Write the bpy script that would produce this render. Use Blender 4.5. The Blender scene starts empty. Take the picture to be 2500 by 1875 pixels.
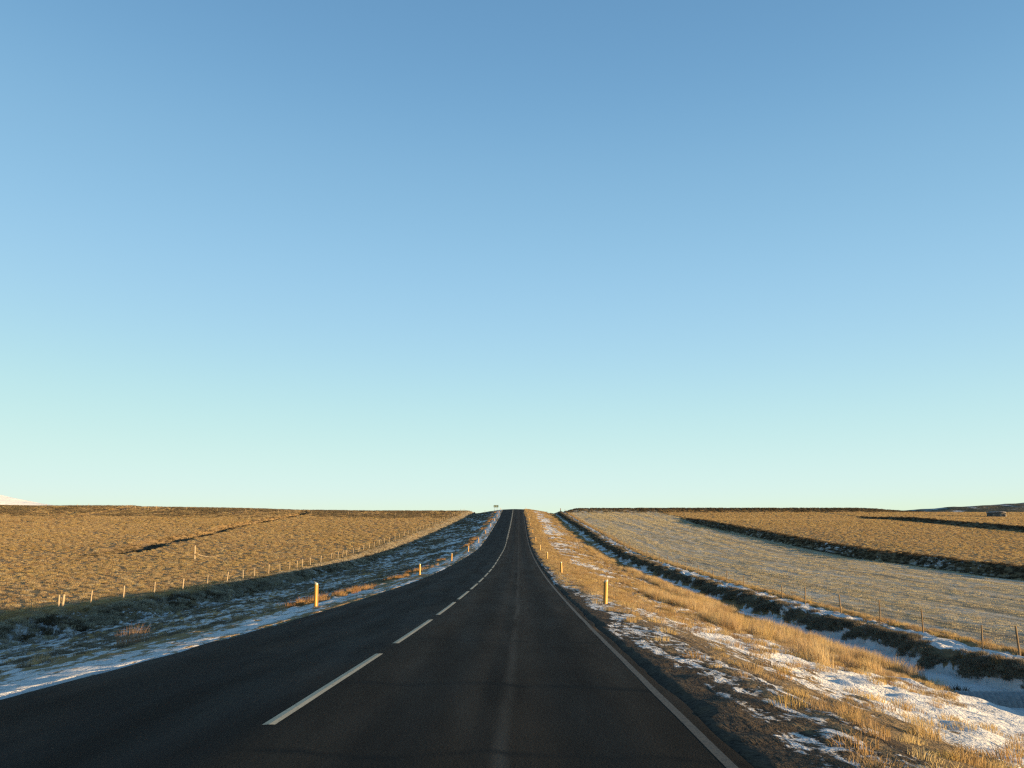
import bpy, math, random
import numpy as np
from mathutils import Vector

rng = np.random.default_rng(11)
random.seed(11)
S = bpy.context.scene

# ------------------------------------------------------------------ camera
F_PX, W_PX = 1912.0, 2500.0
PITCH = math.radians(11.6006)
CAM_Z = 1.25
cam_d = bpy.data.cameras.new("camera")
cam_d.sensor_width = 36.0
cam_d.lens = 36.0 * F_PX / W_PX
cam_d.clip_start, cam_d.clip_end = 0.1, 40000.0
cam = bpy.data.objects.new("camera", cam_d)
S.collection.objects.link(cam)
cam.location = (0, 0, CAM_Z)
cam.rotation_euler = (math.pi / 2 + PITCH, 0, 0)
S.camera = cam

# ------------------------------------------------------------------ light
SUN_EL, SUN_AZ = math.radians(4.0), math.radians(113.0)      # azimuth clockwise from the road's direction (+y)
world = bpy.data.worlds.new("World")
S.world = world
world.use_nodes = True
wn = world.node_tree
bg = wn.nodes["Background"]
sky = wn.nodes.new("ShaderNodeTexSky")
sky.sky_type = 'NISHITA'
sky.sun_disc = False
sky.sun_elevation = SUN_EL
sky.sun_rotation = SUN_AZ
sky.altitude = 0
sky.air_density, sky.dust_density, sky.ozone_density = 0.9, 0.0, 2.1
# a hazeless winter sky, much more even round the compass than the model's: keep an eighth of its change with azimuth
tc = wn.nodes.new("ShaderNodeTexCoord")
sp = wn.nodes.new("ShaderNodeSeparateXYZ")
wn.links.new(tc.outputs['Generated'], sp.inputs[0])
def wm(op, a, b):
    o = wn.nodes.new("ShaderNodeMath"); o.operation = op
    for i, v in enumerate((a, b)):
        if isinstance(v, float): o.inputs[i].default_value = v
        else: wn.links.new(v, o.inputs[i])
    return o.outputs[0]
xq = wm('MULTIPLY', sp.outputs[0], 0.12)
h2 = wm('SUBTRACT', wm('ADD', wm('MULTIPLY', sp.outputs[0], sp.outputs[0]), wm('MULTIPLY', sp.outputs[1], sp.outputs[1])), wm('MULTIPLY', xq, xq))
cb = wn.nodes.new("ShaderNodeCombineXYZ")
wn.links.new(xq, cb.inputs[0]); wn.links.new(wm('SQRT', h2, 0.0), cb.inputs[1]); wn.links.new(sp.outputs[2], cb.inputs[2])
wn.links.new(cb.outputs[0], sky.inputs[0])
# the camera's soft highlight shoulder on the very bright sky near the horizon
def vmul(sock, k):
    o = wn.nodes.new("ShaderNodeVectorMath"); o.operation = 'SCALE'
    wn.links.new(sock, o.inputs[0]); o.inputs['Scale'].default_value = k
    return o.outputs[0]
SKY_K = 0.15 * 2 ** 1.75 / 1.6
cv = wn.nodes.new("ShaderNodeRGBCurve")
cv.mapping.use_clip = False
cv.mapping.extend = 'HORIZONTAL'
for ch, pts in enumerate((((.147, .140), (.22, .25), (.344, .385), (.626, .585), (.957, .70), (1.6, .80)),
                          ((.30, .318), (.436, .49), (.643, .655), (1.0, .84), (1.6, .93)),
                          ((.521, .545), (.705, .72), (.914, .835), (1.2, .83), (1.6, .82)))):
    c = cv.mapping.curves[ch]
    c.points[0].location = (0, 0)
    c.points[1].location = (pts[-1][0] / 1.6, pts[-1][1] / 1.6)
    for a, b in pts[:-1]:
        c.points.new(a / 1.6, b / 1.6)
cv.mapping.update()
wn.links.new(vmul(sky.outputs[0], SKY_K), cv.inputs['Color'])
wn.links.new(vmul(cv.outputs[0], 1 / SKY_K), bg.inputs[0])
bg.inputs[1].default_value = 0.15
sun_dir = Vector((math.sin(SUN_AZ) * math.cos(SUN_EL), math.cos(SUN_AZ) * math.cos(SUN_EL), math.sin(SUN_EL)))
sun_d = bpy.data.lights.new("sun", 'SUN')
sun_d.energy = 4.7
sun_d.angle = math.radians(0.5)
sun_d.color = (1.0, 0.70, 0.36)
sun = bpy.data.objects.new("sun", sun_d)
S.collection.objects.link(sun)
sun.location = (60, -10, 40)
sun.rotation_euler = sun_dir.to_track_quat('Z', 'Y').to_euler()

S.view_settings.view_transform = 'Standard'
S.view_settings.look = 'None'
S.view_settings.exposure = 1.75
S.view_settings.gamma = 1.0
S.view_settings.use_curve_mapping = False
S.cycles.use_denoising = False
S.cycles.filter_width = 1.3
S.cycles.max_bounces = 5
S.cycles.diffuse_bounces = 3

# ------------------------------------------------------------------ helpers
def sstep(a, b, x):
    t = np.clip((x - a) / (b - a), 0, 1)
    return t * t * (3 - 2 * t)

def _hash(ix, iy, seed):
    h = (ix.astype(np.int64) * 374761393 + iy.astype(np.int64) * 668265263 + seed * 1442695041) & 0x7fffffff
    h = ((h ^ (h >> 13)) * 1274126177) & 0x7fffffff
    h = (h ^ (h >> 16)) & 0xffff
    return h / 65535.0

def vnoise(x, y, seed=0):
    ix, iy = np.floor(x), np.floor(y)
    fx, fy = x - ix, y - iy
    fx, fy = fx * fx * (3 - 2 * fx), fy * fy * (3 - 2 * fy)
    a, b = _hash(ix, iy, seed), _hash(ix + 1, iy, seed)
    c, d = _hash(ix, iy + 1, seed), _hash(ix + 1, iy + 1, seed)
    return (a * (1 - fx) + b * fx) * (1 - fy) + (c * (1 - fx) + d * fx) * fy

def fbm(x, y, seed=0, octs=3):
    v, amp, tot = 0, 1.0, 0
    for o in range(octs):
        v = v + amp * vnoise(x * 2 ** o + 17.3 * o, y * 2 ** o - 9.1 * o, seed + o)
        tot += amp
        amp *= 0.5
    return v / tot

def curve(points, sigma):
    p = np.array(points, float)
    g = np.arange(p[0, 0], p[-1, 0], 0.5)
    v = np.interp(g, p[:, 0], p[:, 1])
    k = np.exp(-0.5 * (np.arange(-3 * sigma, 3 * sigma + .5, .5) / sigma) ** 2)
    k /= k.sum()
    n = len(k) // 2
    vp = np.concatenate([v[0] + (v[1] - v[0]) * np.arange(-n, 0), v, v[-1] + (v[-1] - v[-2]) * np.arange(1, n + 1)])
    s = np.convolve(vp, k, 'valid')[:len(g)]
    return lambda y: np.interp(y, g, s)

# ------------------------------------------------------------------ the lie of the land
road_z = curve([(-400, 2.0), (-60, 1.0), (0, 0.0), (6.6, -.14), (11.5, -.25), (17.7, -.36), (23.3, -.42), (29.3, -.46), (38, -.49),
                (48, -.46), (58, -.37), (69, -.17), (82.5, .11), (105.8, .76), (123, 1.56), (149, 3.2), (174.7, 5.09),
                (223.5, 8.82), (283, 13.67), (290, 14.1), (300, 14.45), (320, 14.9), (350, 14.9), (400, 13.5), (600, 8.0),
                (1000, 4.0), (6000, 0.0)], 4)
road_x = curve([(-400, -2.6), (0, -2.02), (18, -1.76), (38, -1.57), (58, -1.39), (83, -1.22), (106, -1.0), (149, -.69),
                (175, -.43), (224, -.01), (284, .41), (400, 1.2), (6000, 30)], 5)
off_left = curve([(-400, -2.4), (20, -2.35), (50, -2.15), (64, -2.15), (90, -1.95), (142, -1.4), (200, -1.15), (290, -.85), (6000, -.85)], 5)
off_right = curve([(-400, -2.9), (10, -2.7), (32, -2.42), (65, -2.0), (100, -1.65), (121, -1.55), (160, -1.25), (290, -1.1), (6000, -1.0)], 5)
fence_left_x = curve([(-400, -27.0), (50, -27.0), (200, -20.2), (290, -17.0), (6000, -17.0)], 6)
FENCE_R = 19.0
DIKE_A, DIKE_B = 51.5, 109.0
left_ditch_x = curve([(-400, -61), (130, -61.5), (187, -68), (264, -70.5), (330, -71), (6000, -71)], 6)
left_ditch2_x = curve([(-400, -120), (225, -129), (310, -144), (6000, -150)], 6)

PITS = [(-133, 214, 2.8, .9), (-145, 255, 3.2, .9), (-119, 188, 2.2, .7), (-139, 238, 2.0, .6), (-47, 121, 1.8, .5)]

def land(x, y, micro=True):
    """ground height and zone weights at world x, y"""
    zr, xc = road_z(y), road_x(y)
    u = x - xc
    ol, orr = off_left(y), off_right(y)
    z = np.zeros_like(x)
    w = {}
    # ---- left
    fl = fence_left_x(y)
    bank_top, toe, floor_e = fl + 1.3, fl + 3.0, fl + 4.4
    nb = (fbm(x * 0 + y * .55, y * 0 + 3.3, 31, 3) - .5)
    bank_top = bank_top + nb * .9
    toe = toe + nb * 1.5
    fieldL = zr + ol + sstep(25, 250, -x) * sstep(180, 380, y) * 3.4
    fieldL = fieldL + (fbm(x * .02, y * .02, 5, 2) - .5) * 1.3 * sstep(30, 60, -x)
    floorL = zr + ol - .78
    sh = zr - .16 - .07 * np.clip((-u - 3.4), 0, 1.7)
    t = np.clip((-u - 5.1) / np.maximum(-(floor_e - xc) - 5.1, 1), 0, 1)
    vergeL = (zr - .28) * (1 - t) + floorL * t - .12 * np.sin(t * np.pi)
    zl = np.where(-u < 5.1, sh, vergeL)
    zl = np.where(x < floor_e, floorL, zl)
    tb = np.clip((toe - x) / np.maximum(toe - bank_top, .3), 0, 1)
    bankz = floorL + (fieldL - floorL) * (tb ** .8)
    zl = np.where(x < toe, bankz, zl)
    zl = np.where(x < bank_top, fieldL, zl)
    # drainage ditches of the left field
    pd = np.zeros_like(x)
    dx = x - left_ditch_x(y) - (fbm(y * .16, y * 0 + 2.9, 57, 3) - .5) * 3.0
    r1 = sstep(118, 132, y) * (1 - sstep(262, 275, y))
    zl = zl - r1 * (.55 + .7 * fbm(y * .11, y * 0 + 6.1, 58, 2)) * np.exp(-(dx / (1.5 + 1.1 * (1 - sstep(128, 185, y)))) ** 4) + r1 * .40 * sstep(-1.2, -2.2, dx) * np.exp(-np.maximum(-dx - 2.2, 0) / 6)
    pd = np.maximum(pd, r1 * np.exp(-((dx + .1) / (1.3 + 1.1 * (1 - sstep(128, 185, y)))) ** 4))
    dx = x - left_ditch2_x(y)
    r2 = sstep(222, 230, y) * (1 - sstep(305, 315, y))
    zl = zl - r2 * 1.0 * np.exp(-(dx / 1.3) ** 4) + r2 * .3 * sstep(-1.0, -2.0, dx) * np.exp(-np.maximum(-dx - 2.0, 0) / 6)
    pd = np.maximum(pd, r2 * np.exp(-((dx + .6) / 1.6) ** 4) * .9)
    for px, py, pr, dep in PITS:
        g = np.exp(-(((x - px) / pr) ** 2 + ((y - py) / (pr * 1.3)) ** 2) ** 2)
        zl = zl - dep * g
        pd = np.maximum(pd, g * .8)
    # ---- right
    fr = FENCE_R + (road_x(y) * 0)
    nb = (fbm(y * .5, y * 0 + 8.8, 41, 3) - .5)
    btop, btoe, fl_e = 17.55 + nb * .9, 16.75 + (fbm(y * .9, y * 0 + 8.1, 42, 3) - .5) * 1.9, 15.05 + (fbm(y * .5, y * 0 + 1.8, 43, 3) - .5) * 1.1
    fieldR = zr + orr
    fieldR = fieldR + (fbm(x * .03, y * .03, 9, 2) - .5) * .35 * sstep(22, 30, x) * (1 - sstep(200, 260, y))
    da = DIKE_A + (fbm(y * .12, y * 0 + .7, 51, 2) - .5) * 1.6
    stepA = (sstep(-.3, 1.3, x - da) * 1.15 - .55 * sstep(-5.5, -.4, x - da) * (1 - .2 * sstep(2, 12, x - da))) * (1 - sstep(215, 240, y))
    db = DIKE_B + (fbm(y * .1, y * 0 + 5.7, 53, 2) - .5) * 2.0
    stepB = (sstep(-.3, 1.3, x - db) * 1.1 - .5 * sstep(-5.5, -.4, x - db)) * (1 - sstep(232, 250, y))
    berm = 1.35 * np.exp(-((y - 287 - (x - 60) * .03) / 3.2) ** 2) * sstep(18, 24, x) * (1 - sstep(125, 150, x))
    floorR = zr + orr - .72
    shr = zr - .07 - .05 * np.clip(u - 3.4, 0, 1.6)
    t = np.clip((u - 4.9) / np.maximum(fl_e - xc - 4.9, 1), 0, 1)
    vergeR = (zr - .15) * (1 - t) + floorR * t + .10 * np.sin(t * np.pi) * sstep(0, 20, y)
    zz = np.where(u < 4.9, shr, vergeR)
    zz = np.where(x > fl_e, floorR, zz)
    tb = np.clip((x - btoe) / (btop - btoe), 0, 1)
    zz = np.where(x > btoe, floorR + (fieldR + .08 - floorR) * tb ** .7, zz)
    zz = np.where(x > btop, fieldR + .08 * np.exp(-(x - btop)) + stepA + stepB + berm, zz)
    road_in = np.abs(u) < 3.6
    z = np.where(u < 0, zl, zz)
    z = np.where(road_in, np.where(u < 0, zr - .047 * (-u), zr - .0206 * u) - .07, z)
    # ---- zone weights
    ny = fbm(x * .35, y * .12, 61, 3)
    nl = fbm(x * .06, y * .05, 63, 3)
    snow = np.zeros_like(x); hay = np.zeros_like(x); dark = np.zeros_like(x); grav = np.zeros_like(x)
    lf = x < bank_top
    lv = (u < -5.0) & ~lf
    ls = (u < -3.3) & (u >= -5.2)
    snow = np.where(ls, .55 + 1.0 * (fbm(u * 1.6, y * .10, 66, 3) - .5), snow)
    snow = np.where(lv, .55 + .35 * (nl - .5) + .28 * np.exp(-((u + 8.2) / 2.2) ** 2) * sstep(50, 110, y) + .12 * (1 - sstep(25, 50, y)), snow)
    fringe = np.exp(-((u + 5.9) / .55) ** 2)
    snow = snow - .35 * fringe * lv
    snow = np.where((x < floor_e + .8) & (x > toe - .2), .52 + .25 * (ny - .5), snow)
    snow = np.where((x <= toe - .2) & (x >= bank_top), .40 + 1.1 * (ny - .5), snow)
    snow = np.where(lf & (x > fl - 1.0), .22 + .5 * (nl - .5), snow)
    snow = np.where(lf & (x <= fl - 1.0), .05 + .22 * sstep(.55, .75, nl) + .15 * sstep(230, 300, y), snow)
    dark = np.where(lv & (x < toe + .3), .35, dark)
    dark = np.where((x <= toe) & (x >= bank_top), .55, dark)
    dark = np.maximum(dark, pd)
    for px, py, pr, dep in PITS:
        snow = np.maximum(snow, .62 * np.exp(-(((x - px) / pr) ** 2 + ((y - py) / pr / 1.2) ** 2) ** 2))
    heath = sstep(232, 285, y + 60 * (nl - .5)) * lf
    dark = np.maximum(dark, heath * .75)
    # right
    soil = (u > 4.2) & (u < 12.5)
    dark = np.where(soil, .62 * (1 - sstep(20, 36, y)) * (1 - .35 * sstep(9, 12, u)), dark)
    rs = (u > 3.3) & (u <= 4.9)
    rv = (u > 4.9) & (x < fl_e)
    edge = 4.25 + (fbm(x * 0 + 2.2, y * .25, 71, 3) - .5) * 1.1 - .25 * sstep(20, 60, y)
    grav = np.where((u > 2.9) & (u < edge), 1.0, grav)
    grav = np.where((u >= edge) & (u < 8.5) , .62 * (1 - sstep(edge, 7.0, u)) * (1 - .6 * sstep(14, 34, y)), grav)
    near = 1 - sstep(22, 36, y)
    far = sstep(60, 90, y)
    snow = np.where((u > edge - .3), .46 * (1 - far) + .30 * far, snow)
    snow = np.where(rv, (.42 + .44 * sstep(5.2, 7.8, u) + .7 * (fbm(u * .8, y * .13, 65, 3) - .5)) * near + (.53 + .6 * (nl - .5)) * (1 - near) * (1 - far)
                    + (.36 + .27 * np.exp(-((u - 8.6) / 2.6) ** 2) - .25 * (1 - sstep(5.0, 7.0, u)) + .3 * (nl - .5)) * far, snow)
    snow = np.where((x >= fl_e - .1) & (x <= btoe + .25), 1.25 - .3 * sstep(btoe - .5, btoe + .2, x) - (.25 + 1.1 * sstep(.42, .62, fbm(x * 1.6, y * .6, 67, 3))) * sstep(30, 75, y), snow)
    snow = np.where((x > btoe + .25) & (x <= btop), .10 + .5 * (ny - .5), snow)
    snow = np.where((x > btop - .15) & (x < FENCE_R + .35), .74 - .25 * sstep(60, 120, y) + 1.3 * (ny - .5), snow)
    snow = np.where(x >= FENCE_R + .2, .10, snow)
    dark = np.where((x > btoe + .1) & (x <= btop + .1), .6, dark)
    hy = (x > FENCE_R + .8) & (x < da) & (y < 283)
    hay = np.where(hy, 1.0, hay)
    snow = np.where(hy, 0.0, snow)
    inA = (x >= da - .3) & (x <= da + 2.0) & (y < 240)
    inB = (x >= db - .3) & (x <= db + 1.8) & (y < 250)
    dark = np.where(inA | inB, .7, dark)
    snow = np.where(inA, .30 + .5 * (ny - .5), snow)
    snow = np.where((x > da + 2) & ~inB, .05 + .2 * sstep(.6, .8, nl), snow)
    dark = np.where((x > FENCE_R) & (berm > .1), .45, dark)
    dark = np.where((x > FENCE_R + 2) & (y > 283), .45, dark)
    if micro:
        am = np.where(lf, .035, 0.0)
        am = np.where(lv, .10, am)
        am = np.where((x <= toe + .5) & (x >= bank_top - .5), .28 + .2 * (1 - sstep(30, 60, y)), am)
        am = np.where(ls, .035, am)
        am = np.where(rv, .02 + .09 * sstep(5.4, 7.6, u), am)
        am = np.where(rs, .012, am)
        am = np.where((x > btoe) & (x < FENCE_R + .6), .20, am)
        am = np.where((x >= fl_e) & (x <= btoe), .03, am)
        am = np.where(hy, .03, am)
        am = np.where(inA | inB, .45, am)
        am = np.where((x > da + 2) & ~inB, .02, am)
        am = np.where(road_in, 0, am)
        z = z + am * (fbm(x * 2.0, y * 1.5, 81, 3) - .5) * 2
        z = z + np.where(rv | rs | ls | lv, .035, 0) * (fbm(x * 5.0, y * 3.2, 85, 2) - .5) * np.exp(-np.maximum(y, 0) / 40) * 2
    return z, dict(snow=snow, hay=hay, dark=dark, grav=grav, u=u, xc=xc, zr=zr, fl=fl, bank_top=bank_top, toe=toe, floor_e=floor_e,
                   fl_e=fl_e, btoe=btoe, btop=btop, edge=edge, da=da, db=db, nl=nl, ny=ny)

def ground_at(x, y):
    return float(land(np.array([float(x)]), np.array([float(y)]))[0][0])

def at_px(px, py, d0=3.0, d1=420.0):
    """the point of the ground seen at a pixel of the photograph"""
    v = (937.5 - py) / F_PX
    yy = math.cos(PITCH) - math.sin(PITCH) * v
    zz = math.sin(PITCH) + math.cos(PITCH) * v
    xx = (px - 1250) / F_PX
    d = np.arange(d0, d1, .05)
    x, z = xx / yy * d, CAM_Z + zz / yy * d
    h = land(x, d, micro=False)[0]
    k = np.nonzero(h >= z)[0]
    i = k[0] if len(k) else len(d) - 1
    return float(x[i]), float(d[i])

# ------------------------------------------------------------------ material helpers
class NT:
    def __init__(self, name):
        self.m = bpy.data.materials.new(name)
        self.m.use_nodes = True
        self.t = self.m.node_tree
        self.t.nodes.clear()
        self.out = self.n('ShaderNodeOutputMaterial')
    def n(self, kind, **kw):
        o = self.t.nodes.new(kind)
        for k, v in kw.items():
            setattr(o, k, v)
        return o
    def put(self, sock, v):
        if isinstance(v, bpy.types.NodeSocket):
            self.t.links.new(v, sock)
        elif isinstance(v, (tuple, list)) and len(v) == 3 and sock.type == 'RGBA':
            sock.default_value = (*v, 1)
        else:
            sock.default_value = v
    def math(self, op, a, b=0.0, clamp=False):
        o = self.n('ShaderNodeMath', operation=op, use_clamp=clamp)
        self.put(o.inputs[0], a); self.put(o.inputs[1], b)
        return o.outputs[0]
    def mix(self, f, a, b):
        o = self.n('ShaderNodeMix', data_type='RGBA')
        self.put(o.inputs[0], f); self.put(o.inputs[6], a); self.put(o.inputs[7], b)
        return o.outputs[2]
    def fmix(self, f, a, b):
        o = self.n('ShaderNodeMix', data_type='FLOAT')
        self.put(o.inputs[0], f); self.put(o.inputs[2], a); self.put(o.inputs[3], b)
        return o.outputs[0]
    def ramp(self, x, a, b, c=0.0, d=1.0):
        o = self.n('ShaderNodeMapRange', clamp=True)
        for i, v in enumerate((x, a, b, c, d)):
            self.put(o.inputs[i], v)
        return o.outputs[0]
    def attr(self, name):
        return self.n('ShaderNodeAttribute', attribute_name=name).outputs
    def pos(self):
        return self.n('ShaderNodeNewGeometry').outputs['Position']
    def obj(self):
        return self.n('ShaderNodeTexCoord').outputs['Object']
    def scale(self, v, s):
        o = self.n('ShaderNodeVectorMath', operation='MULTIPLY')
        self.put(o.inputs[0], v); o.inputs[1].default_value = s
        return o.outputs[0]
    def noise(self, v, s, detail=4.0, rough=.55, dist=0.0):
        o = self.n('ShaderNodeTexNoise')
        self.put(o.inputs['Vector'], v)
        o.inputs['Scale'].default_value = s
        o.inputs['Detail'].default_value = detail
        o.inputs['Roughness'].default_value = rough
        o.inputs['Distortion'].default_value = dist
        return o.outputs[0]
    def bump(self, h, strength, dist):
        o = self.n('ShaderNodeBump')
        self.put(o.inputs['Height'], h)
        o.inputs['Strength'].default_value = strength
        o.inputs['Distance'].default_value = dist
        return o.outputs[0]
    def principled(self, col, rough=.9, spec=.2, normal=None, **kw):
        o = self.n('ShaderNodeBsdfPrincipled')
        self.put(o.inputs['Base Color'], col)
        self.put(o.inputs['Roughness'], rough)
        self.put(o.inputs['Specular IOR Level'], spec)
        if normal is not None:
            self.put(o.inputs['Normal'], normal)
        for k, v in kw.items():
            self.put(o.inputs[k], v)
        self.t.links.new(o.outputs[0], self.out.inputs[0])
        return self.m

# ------------------------------------------------------------------ materials
def mat_ground():
    t = NT("ground_cover")
    p = t.pos()
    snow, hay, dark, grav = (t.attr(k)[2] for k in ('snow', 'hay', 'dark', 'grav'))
    n_fine = t.noise(t.scale(p, (1, .5, 1)), 5.0, 5, .66)
    n_streak = t.noise(t.scale(p, (1, .14, 1)), 2.8, 6, .64, .5)
    n_small = t.noise(p, 14, 3, .6)
    n_mid = t.noise(p, .8, 4, .55)
    n_big = t.noise(p, .09, 3, .5)
    thatch = t.mix(t.ramp(n_fine, .35, .65), (.17, .11, .05), (.29, .195, .09))
    thatch = t.mix(t.ramp(n_mid, .52, .7), thatch, (.20, .125, .06))
    dark_ground = t.mix(t.ramp(n_fine, .35, .65), (.040, .032, .023), (.12, .095, .062))  # darker ground tone for ditch walls, bank faces, bare soil and heath
    col = t.mix(t.math('MULTIPLY', dark, t.ramp(n_mid, .25, .5, .55, 1.0), True), thatch, dark_ground)
    # mown, frosted hay field
    row = t.noise(t.scale(p, (1.0, .06, 1)), 1.3, 6, .68)
    frost = t.noise(t.scale(p, (1.0, .10, 1)), .9, 6, .68)
    hayc = t.mix(t.ramp(row, .35, .65), (.20, .155, .09), (.36, .29, .175))
    hayc = t.mix(t.ramp(frost, .40, .66, 0, .62), hayc, (.46, .46, .45))
    hayc = t.mix(t.ramp(t.noise(t.scale(p, (1.0, .045, 1)), .35, 4, .6), .56, .66, 0, .7), hayc, (.06, .052, .04))
    col = t.mix(hay, col, hayc)
    gravel = t.mix(t.ramp(n_small, .35, .7), (.016, .012, .009), (.058, .044, .031))
    gravel = t.mix(t.ramp(n_fine, .5, .75, 0, .7), gravel, (.09, .06, .03))
    col = t.mix(t.ramp(t.math('SUBTRACT', grav, t.ramp(n_streak, .32, .68)), -.12, .12), col, gravel)
    # snow lies where the macro weight beats the breakup noise
    brk = t.fmix(.5, t.ramp(n_fine, .30, .70), t.ramp(n_streak, .30, .70))
    s = t.math('SUBTRACT', t.math('ADD', snow, t.ramp(n_small, .3, .7, -.08, .08)), brk)
    sm = t.ramp(s, -.05, .09)
    snowc = t.mix(t.ramp(n_mid, .3, .7), (.57, .57, .585), (.43, .42, .41))
    col = t.mix(sm, col, snowc)
    h = t.math('ADD', t.math('MULTIPLY', n_fine, .6), t.math('MULTIPLY', n_small, .22))
    h = t.math('ADD', h, t.math('MULTIPLY', sm, .10))
    return t.principled(col, t.fmix(sm, .95, .6), .15, t.bump(h, .9, .16))

def mat_asphalt():
    t = NT("worn_asphalt")
    p = t.pos()
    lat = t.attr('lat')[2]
    fine = t.noise(p, 55, 3, .6)
    blot = t.noise(t.scale(p, (1, .14, 1)), 1.5, 5, .6)
    blot2 = t.noise(t.scale(p, (1, .5, 1)), .5, 4, .6)
    base = t.mix(t.ramp(fine, .3, .7), (.0125, .0098, .0070), (.030, .0235, .0165))  # warm brown: low sun on the right lane, put into the colour
    left = t.ramp(lat, -.15, .1, 1, 0)  # left lane's shade beyond the crown, painted as a cooler, darker base
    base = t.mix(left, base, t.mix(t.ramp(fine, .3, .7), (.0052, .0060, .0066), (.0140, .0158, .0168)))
    base = t.mix(t.ramp(blot, .42, .68, 0, .55), base, (.0065, .0063, .006))
    base = t.mix(t.ramp(blot2, .5, .7, 0, .5), base, (.034, .0265, .0185))
    # wheel tracks and the pale ridge of grit between them
    def band(c, w):
        a = t.math('ABSOLUTE', t.math('SUBTRACT', lat, c))
        return t.ramp(a, w * .4, w, 1, 0)
    wob = t.math('ADD', lat, t.ramp(t.noise(t.scale(p, (0, 1, 0)), .25, 2), .3, .7, -.05, .05))
    ridge = t.ramp(t.math('ABSOLUTE', t.math('SUBTRACT', wob, 1.86)), .015, .085, 1, 0)
    ridge = t.math('MULTIPLY', ridge, t.ramp(t.noise(t.scale(p, (1, .25, 1)), 1.3, 4), .35, .6, .2, .9))
    for c in (1.05, 2.55, -1.0, -2.5):
        base = t.mix(t.math('MULTIPLY', band(c, .45), .6), base, (.0055, .0054, .0052))
    base = t.mix(t.math('MULTIPLY', ridge, .75), base, (.050, .048, .042))
    seam = t.math('MULTIPLY', band(1.70, .14), t.ramp(blot, .35, .6, .3, .9))
    base = t.mix(t.math('MULTIPLY', seam, .6), base, (.005, .005, .005))
    # transverse frost cracks, sealed with tar, at every few metres of the right lane
    sx = t.n('ShaderNodeSeparateXYZ'); t.put(sx.inputs[0], p)
    yy = t.math('ADD', sx.outputs[1], t.ramp(t.noise(t.scale(p, (.8, .08, 0)), 1.0, 3), .3, .7, -.25, .25))
    yy = t.math('ADD', yy, t.math('MULTIPLY', sx.outputs[0], .035))
    cr = None
    for y0, ww in ((5.75, .06), (8.9, .10), (13.6, .07), (23.5, .10), (37.0, .14), (55.0, .2), (78, .3)):
        c = t.ramp(t.math('ABSOLUTE', t.math('SUBTRACT', yy, y0)), ww * .1, ww * 1.9, 1, 0)
        cr = c if cr is None else t.math('MAXIMUM', cr, c)
    cr = t.math('MULTIPLY', cr, t.ramp(lat, -.1, .25, 0, 1))
    cr = t.math('MULTIPLY', cr, t.ramp(t.noise(p, 3.0, 3), .35, .6, .25, .7))
    base = t.mix(cr, base, (.0035, .0035, .004))
    rough = t.ramp(blot, .3, .7, .72, .9)
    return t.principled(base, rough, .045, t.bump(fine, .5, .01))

def mat_paint(name, col, worn, dirt=(.05, .046, .04)):
    t = NT(name)
    p = t.pos()
    n = t.noise(p, 30, 4, .65)
    m = t.noise(t.scale(p, (1, .3, 1)), 4, 4, .6)
    c = t.mix(t.ramp(m, .3, .7, 0, .6), col, tuple(v * .6 for v in col))
    c = t.mix(t.ramp(n, worn, worn + .12), c, dirt)
    return t.principled(c, .75, .2)

def mat_plain(name, a, b, scale=12.0, rough=.8, spec=.25, stretch=(1, 1, .15), metal=0.0):
    t = NT(name)
    n = t.noise(t.scale(t.obj(), stretch), scale, 4, .6)
    return t.principled(t.mix(t.ramp(n, .3, .7), a, b), rough, spec, None, Metallic=metal)

def mat_grass(name, cols, trans=.35, patch=None):
    """cols: three colours of single blades; each clump also varies"""
    t = NT(name)
    tint = t.attr('tint')[2]
    patch = patch or (tuple(v * .9 for v in cols[1]), tuple(v * .7 for v in cols[1]))
    r = t.n('ShaderNodeObjectInfo').outputs['Random']
    c = t.mix(t.ramp(tint, 0, .5), cols[0], cols[1])
    c = t.mix(t.ramp(tint, .5, 1), c, cols[2])
    hsv = t.n('ShaderNodeHueSaturation')
    t.put(hsv.inputs['Hue'], t.ramp(r, 0, 1, .488, .512))
    t.put(hsv.inputs['Value'], t.ramp(r, 0, 1, .72, 1.22))
    t.put(hsv.inputs['Saturation'], t.ramp(t.math('FRACT', t.math('MULTIPLY', r, 7.31)), 0, 1, .85, 1.12))
    loc = t.n('ShaderNodeObjectInfo').outputs['Location']
    big = t.noise(loc, .045, 4, .6)
    mid = t.noise(t.scale(loc, (1, .6, 1)), .35, 3, .6)
    c = t.mix(t.ramp(big, .40, .62, 0, .55), c, patch[0])
    c = t.mix(t.ramp(mid, .50, .66, 0, .50), c, patch[1])
    t.put(hsv.inputs['Color'], c)
    d = t.n('ShaderNodeBsdfDiffuse'); t.put(d.inputs[0], hsv.outputs[0])
    l = t.n('ShaderNodeBsdfTranslucent'); t.put(l.inputs[0], hsv.outputs[0])
    m = t.n('ShaderNodeMixShader'); m.inputs[0].default_value = trans
    t.t.links.new(d.outputs[0], m.inputs[1]); t.t.links.new(l.outputs[0], m.inputs[2])
    t.t.links.new(m.outputs[0], t.out.inputs[0])
    return t.m

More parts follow.
